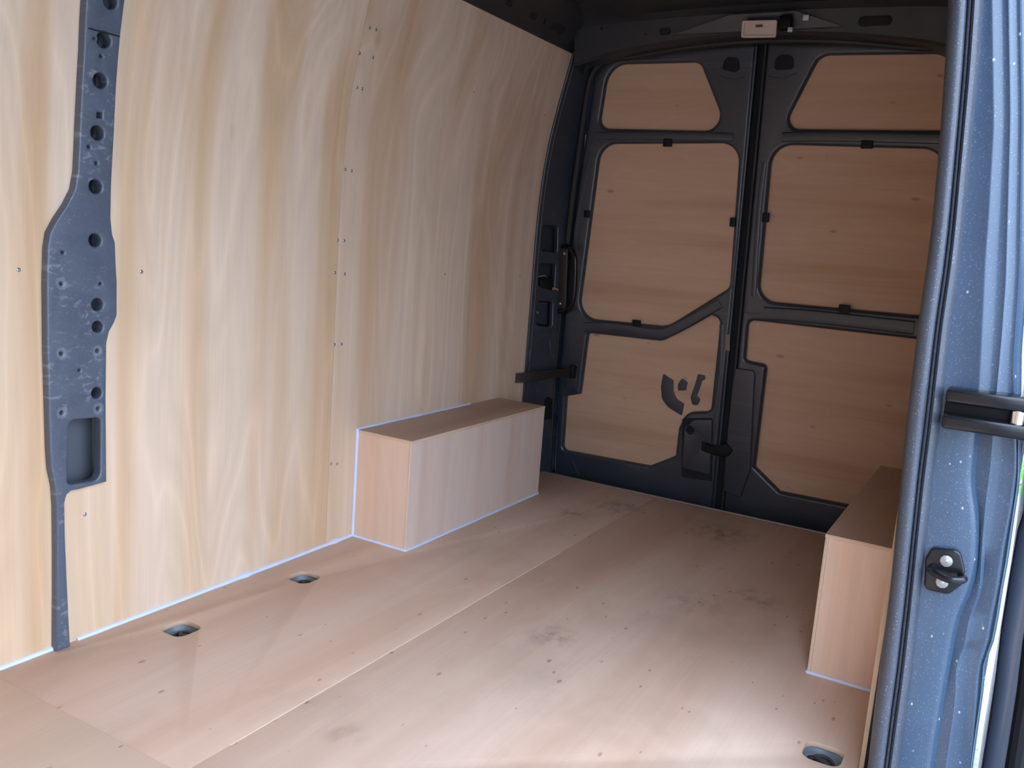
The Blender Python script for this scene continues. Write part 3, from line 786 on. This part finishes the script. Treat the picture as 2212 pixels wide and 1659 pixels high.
b2 = empty('wheel_arch_box', (W - BW / 2, BY / 2, 0), 'plywood wheel arch box half hidden behind the blue tinted door jamb', 'box', 'wheel arch boxes')
link('top_panel', two_mats(box_mesh(B2X, FX1, B2Y, B2E, BH - T, BH, .0005, 1), lambda n: abs(n.z) < .5, ['box_top_ply', 'ply_edge_z']), None, b2, smooth=0)
link('side_panel', two_mats(box_mesh(B2X + .001, B2X + T, B2Y + .001, B2E, .0005, BH - T - .0003, .0005, 1), lambda n: abs(n.x) < .5, ['box_side_ply', 'ply_edge_x']), None, b2, smooth=0)
link('front_panel', box_mesh(B2X + T + .0004, FX1, B2Y + .001, B2Y + .001 + T, .0005, BH - T - .0003), 'box_front_ply', b2, smooth=0)
bead([(B2X, B2Y - .001, .002), (FX1, B2Y - .001, .002)], .0055, b2)
bead([(B2X - .001, B2Y, .002), (B2X - .001, B2E, .002)], .003, b2)

# ------------------------------------------------------------------ lashing eyes sunk in the floor
for k, ((x, y), lab) in enumerate(zip(HOLES, ('recessed dark lashing eye in the floor nearest the steel post', 'recessed dark lashing eye in the floor nearest the sealed wheel arch box', 'recessed dark lashing eye at the bottom right beside the jamb'))):
    e = empty('lashing_eye', (x, y, -.04), lab, 'lashing eye', 'lashing eyes in the floor')
    V = []; F = []
    n = 24; prof = [(.050, -.0122), (.048, -.014), (.044, -.026), (.030, -.036), (.0, -.038)]
    for r, z in prof:
        for j in range(n): V.append((x + r * cos(2 * pi * j / n), y + r * sin(2 * pi * j / n), z))
    for i in range(len(prof) - 1):
        for j in range(n): F.append((i * n + j, i * n + (j + 1) % n, (i + 1) * n + (j + 1) % n, (i + 1) * n + j))
    link('cup', fix(mesh('cup', V, F)), 'cup_steel', e)
    link('bar', tube_mesh(smooth_path([(x - .03, y + .02, -.032), (x - .012, y + .008, -.020), (x + .012, y - .008, -.020), (x + .03, y - .02, -.032)], 3), .006, 8), 'strap', e)
    link('ring', tube_mesh([(x + .024 * cos(q * pi / 8), y + .024 * sin(q * pi / 8) + .004, -.026 + .004 * sin(q * pi / 8)) for q in range(17)], .004, 8, cap=False), 'strap', e)

# ------------------------------------------------------------------ interior lamp in the header
pc = on_axis(1, 1.062, 1640, 63)
lamp = empty('interior_lamp', tuple(pc), 'small cream rectangular lamp in the header above the rear doors', 'lamp')
hw, hh = .064, .029
def lfn(off): return lambda a, b_, c: (pc.x + a, 1.066 - c - off - b_ * .15, pc.z + b_ - a * .03)
def rrect(w, h, r): return rounded([(-w, -h, r), (w, -h, r), (w, h, r), (-w, h, r)], 5)
link('bezel', plate_mesh(rrect(hw, hh, .007), [rrect(hw - .009, hh - .008, .004)], .014, .003, lfn(.005), res=2), 'lamp_plastic', lamp)
link('lens', plate_mesh(rrect(hw - .008, hh - .007, .004), [], .006, .001, lfn(.003), res=1), 'lamp_plastic', lamp)
link('switch', plate_mesh([(a + .0, b_ + .010) for a, b_ in rrect(.013, .0045, .002)], [], .003, .0008, lfn(.008), res=1), 'lamp_slot', lamp)
pb = on_axis(1, 1.07, 1697, 50)
blk = empty('wiring_socket', tuple(pb), 'black wiring socket with white clips beside the cream lamp', 'socket')
link('housing', box_mesh(pb.x - .022, pb.x + .022, 1.055, 1.09, pb.z - .022, pb.z + .024, .004), 'black_plastic', blk)
for (u, v, w) in [(1707, 64, .0085), (1741, 38, .010)]:
    p = on_axis(1, 1.052, u, v)
    link('clip', box_mesh(p.x - w, p.x + w, 1.048, 1.060, p.z - w * .9, p.z + w * .9, .002), 'white_plastic', blk)

# ------------------------------------------------------------------ grab handle and check strap by the left rear door
gh = empty('grab_handle', tuple(on_door(1222, 670, .02)), 'black plastic grab handle upright between rear pillar and left door', 'handle')
def gpt(u, v, off): return on_door(u, v, off)
link('back_plate', plate_mesh(rounded([dpx(1212, 528, 6, .02), dpx(1229, 528, 10, .02), dpx(1224, 675, 10, .02), dpx(1203, 672, 8, .02)], 4), [], .012, .004, dfn(.025), res=2), 'brown_black', gh)
link('grip', tube_mesh(smooth_path([gpt(1216, 532, .03), gpt(1228, 534, .055), gpt(1240, 548, .07), gpt(1243, 575, .075), gpt(1241, 630, .075), gpt(1235, 660, .07), gpt(1223, 672, .055), gpt(1208, 672, .03)], 4), .0115, 12), 'black_satin', gh)
for (u, v) in [(1219, 548), (1210, 656)]:
    link('screw', dome_mesh(gpt(u, v, .031), Nd, .006, .004), 'zinc', gh)

cs = empty('check_strap', (.10, 1.15, .42), 'black steel door check strap poking past the rear pillar', 'strap')
P0 = on_door(1238, 803, .018); P1 = on_axis(1, 1.20, 1190, 808); P2 = on_axis(1, 1.08, 1125, 816); P3 = on_axis(1, 1.045, 1096, 817)
path = [P0, P1, P2, P3]
V = []; F = []
for p, h in zip(path, (.020, .0185, .0215, .0215)):
    for (dx, dz) in ((-.003, -h), (.003, -h), (.003, h), (-.003, h)): V.append(p + Vector((dx, -dx * .5, dz)))
for i in range(3):
    for k in range(4): F.append((i * 4 + k, i * 4 + (k + 1) % 4, i * 4 + 4 + (k + 1) % 4, i * 4 + 4 + k))
F += [(3, 2, 1, 0), (12, 13, 14, 15)]
link('arm', fix(mesh('arm', V, F)), 'brown_black', cs)
link('end_stop', box_mesh(P3.x - .010, P3.x + .008, P3.y - .006, P3.y + .002, P3.z - .022, P3.z + .022, .002), 'white_plastic', cs)
link('end_block', box_mesh(P3.x - .008, P3.x + .010, P3.y + .002, P3.y + .035, P3.z - .022, P3.z + .022, .004), 'black_plastic', cs)
link('bracket', box_mesh(P0.x - .012, P0.x + .012, P0.y - .02, P0.y + .012, P0.z - .03, P0.z + .03, .004), 'black_plastic', cs)

# wiring connector hanging in the middle pillar opening
wc = empty('wiring_connector', tuple(pfn(-.03)(*ppx(1180, 600), 0)), 'dark wiring plug with thin coloured wires in the pillar opening', 'connector')
link('plug', plate_mesh(rounded([(*ppx(1165, 622), .004), (*ppx(1190, 628), .004), (*ppx(1192, 600), .004), (*ppx(1167, 602), .004)], 3), [], .03, .004, pfn(-.01), res=2), 'black_plastic', wc)
link('wire', tube_mesh(smooth_path([pfn(-.03)(*ppx(1164, 601), 0), pfn(-.012)(*ppx(1172, 597), 0), pfn(-.012)(*ppx(1181, 596), 0), pfn(-.03)(*ppx(1188, 600), 0)], 3), .0018, 6), 'wire_yellow', wc)
for k, mt in enumerate(('wire_red', 'wire_yellow')):
    link('wire', tube_mesh(smooth_path([pfn(.006)(*ppx(1191, 621 + 3 * k), 0), pfn(.012)(*ppx(1198, 622 + 2 * k), 0), pfn(.01)(*ppx(1203, 626 + k), 0)], 3), .0018, 6), mt, wc)

# ------------------------------------------------------------------ striker on the jamb
def jp(u, v, y=JY): return on_axis(1, y, u, v)
st = empty('door_striker', tuple(jp(2038, 1230)), 'black door striker loop with two silver screws on the jamb', 'striker')
def sfn(off): return lambda a, b_, c: (a, JY - off - c, b_)
def jc(u, v, r): p = jp(u, v, JY - .004); return (p.x, p.z, r)
link('base_plate', plate_mesh(rounded([jc(1996, 1272, .012), (*jc(2050, 1283, .014),)[:3], jc(2078, 1262, .012), jc(2085, 1235, .012), jc(2075, 1188, .014), jc(2013, 1182, .010), jc(1999, 1205, .008), jc(1998, 1240, .004)], 5), [], .012, .004, sfn(.004), res=3), 'black_satin', st)
for (u, v) in [(2044, 1212), (2035, 1258)]:
    s_ = link('screw', dome_mesh(jp(u, v, JY - .012), (0, -1, 0), .0115, .004), 'aluminium', st)
    link('socket', dome_mesh(jp(u, v, JY - .0152), (0, -1, 0), .004, .0012), 'zinc', s_)
link('loop', tube_mesh(smooth_path([jp(2010, 1230, JY - .008), jp(2010, 1231, JY - .022), jp(2022, 1240, JY - .034), jp(2045, 1251, JY - .042), jp(2070, 1254, JY - .040), jp(2082, 1251, JY - .026), jp(2076, 1243, JY - .008)], 5), .0068, 10), 'black_satin', st)

# ------------------------------------------------------------------ sliding door arm at the jamb
ZA, ZB = jp(2120, 838).z, jp(2120, 930).z
arm = empty('slider_arm', (1.85, JY - .03, ZB), 'black sliding door roller arm crossing the jamb at mid height', 'arm')
xa, xb = jp(2036, 880).x + .004, 1.985
def abar(z0, z1, y0, y1, name, mat='black_satin', bev=.007, x0=None, x1=None):
    return link(name, box_mesh(x0 or xa, x1 or xb, y0, y1, z0, z1, bev, 3), mat, arm)
abar(ZA - .030, ZA - .004, JY - .040, JY + .02, 'upper_flange')
abar(ZB, ZB + .026, JY - .046, JY + .02, 'lower_flange')
abar(ZB + .020, ZA - .024, JY - .010, JY + .02, 'web', 'black_plastic', .003)
pr_ = jp(2196, 884, JY - .03)
link('roller', tube_mesh([(pr_.x + .004, JY - .026, ZB + .024), (pr_.x + .004, JY - .026, ZA - .028)], .012, 14), 'chrome', arm)
link('roller', tube_mesh([(pr_.x + .042, JY - .026, ZB + .024), (pr_.x + .042, JY - .026, ZA - .028)], .014, 14), 'chrome', arm)

# ------------------------------------------------------------------ the open sliding door outside
sd = empty('sliding_door', (2.0, .2, -.40), 'open grey sliding door pushed back along the outside of the van', 'door')
rows = []
ZD = [-.42 + .1 * k for k in range(23)]
for z in ZD:
    x0 = interp([(-.45, 1.950), (.11, 1.9455), (.27, 1.943), (.36, 1.938), (.45, 1.9365), (.63, 1.9365), (1.0, 1.936), (1.3, 1.945), (2, 1.95)], z)
    if z > .62: x0 += min(.05, (z - .62) * .22)
    dx = wallx(z) * .6
    rows.append([(x0 - dx + .020, .85, z), (x0 - dx + .006, -.36, z), (x0 - dx, -.40, z), (x0 - dx + .004, -.425, z), (x0 - dx + .018, -.437, z), (x0 - dx + .045, -.44, z), (x0 - dx + .075, -.42, z), (x0 - dx + .085, -.38, z), (x0 - dx + .085, .85, z), (x0 - dx + .020, .85, z)])
link('door_shell', fix(grid_mesh(rows)), 'body_paint', sd, smooth=50)
link('edge_seal', tube_mesh([(r_[4][0] + .036, -.440, r_[4][2]) for r_ in rows], .017, 10), 'black_plastic', sd)

# ------------------------------------------------------------------ weeds along the far side of the yard
V = []; F = []
for k in range(900):
    x = 1.6 + random.random() * 3.2; y = 5.4 + random.random() * 1.6; h = random.uniform(.05, .22); a = random.uniform(0, 2 * pi); w = random.uniform(.008, .02)
    s = len(V); dx, dy = cos(a) * w, sin(a) * w; lx, ly = random.uniform(-.06, .06), random.uniform(-.06, .06)
    V += [(x - dx, y - dy, -.62), (x + dx, y + dy, -.62), (x + lx, y + ly, -.62 + h)]; F.append((s, s + 1, s + 2))
weeds = link('weeds', mesh('weeds', V, F), 'leaf', None, smooth=0)
tag(weeds, 'bright green weeds at the far edge of the pale ground', 'weeds', kind='stuff')
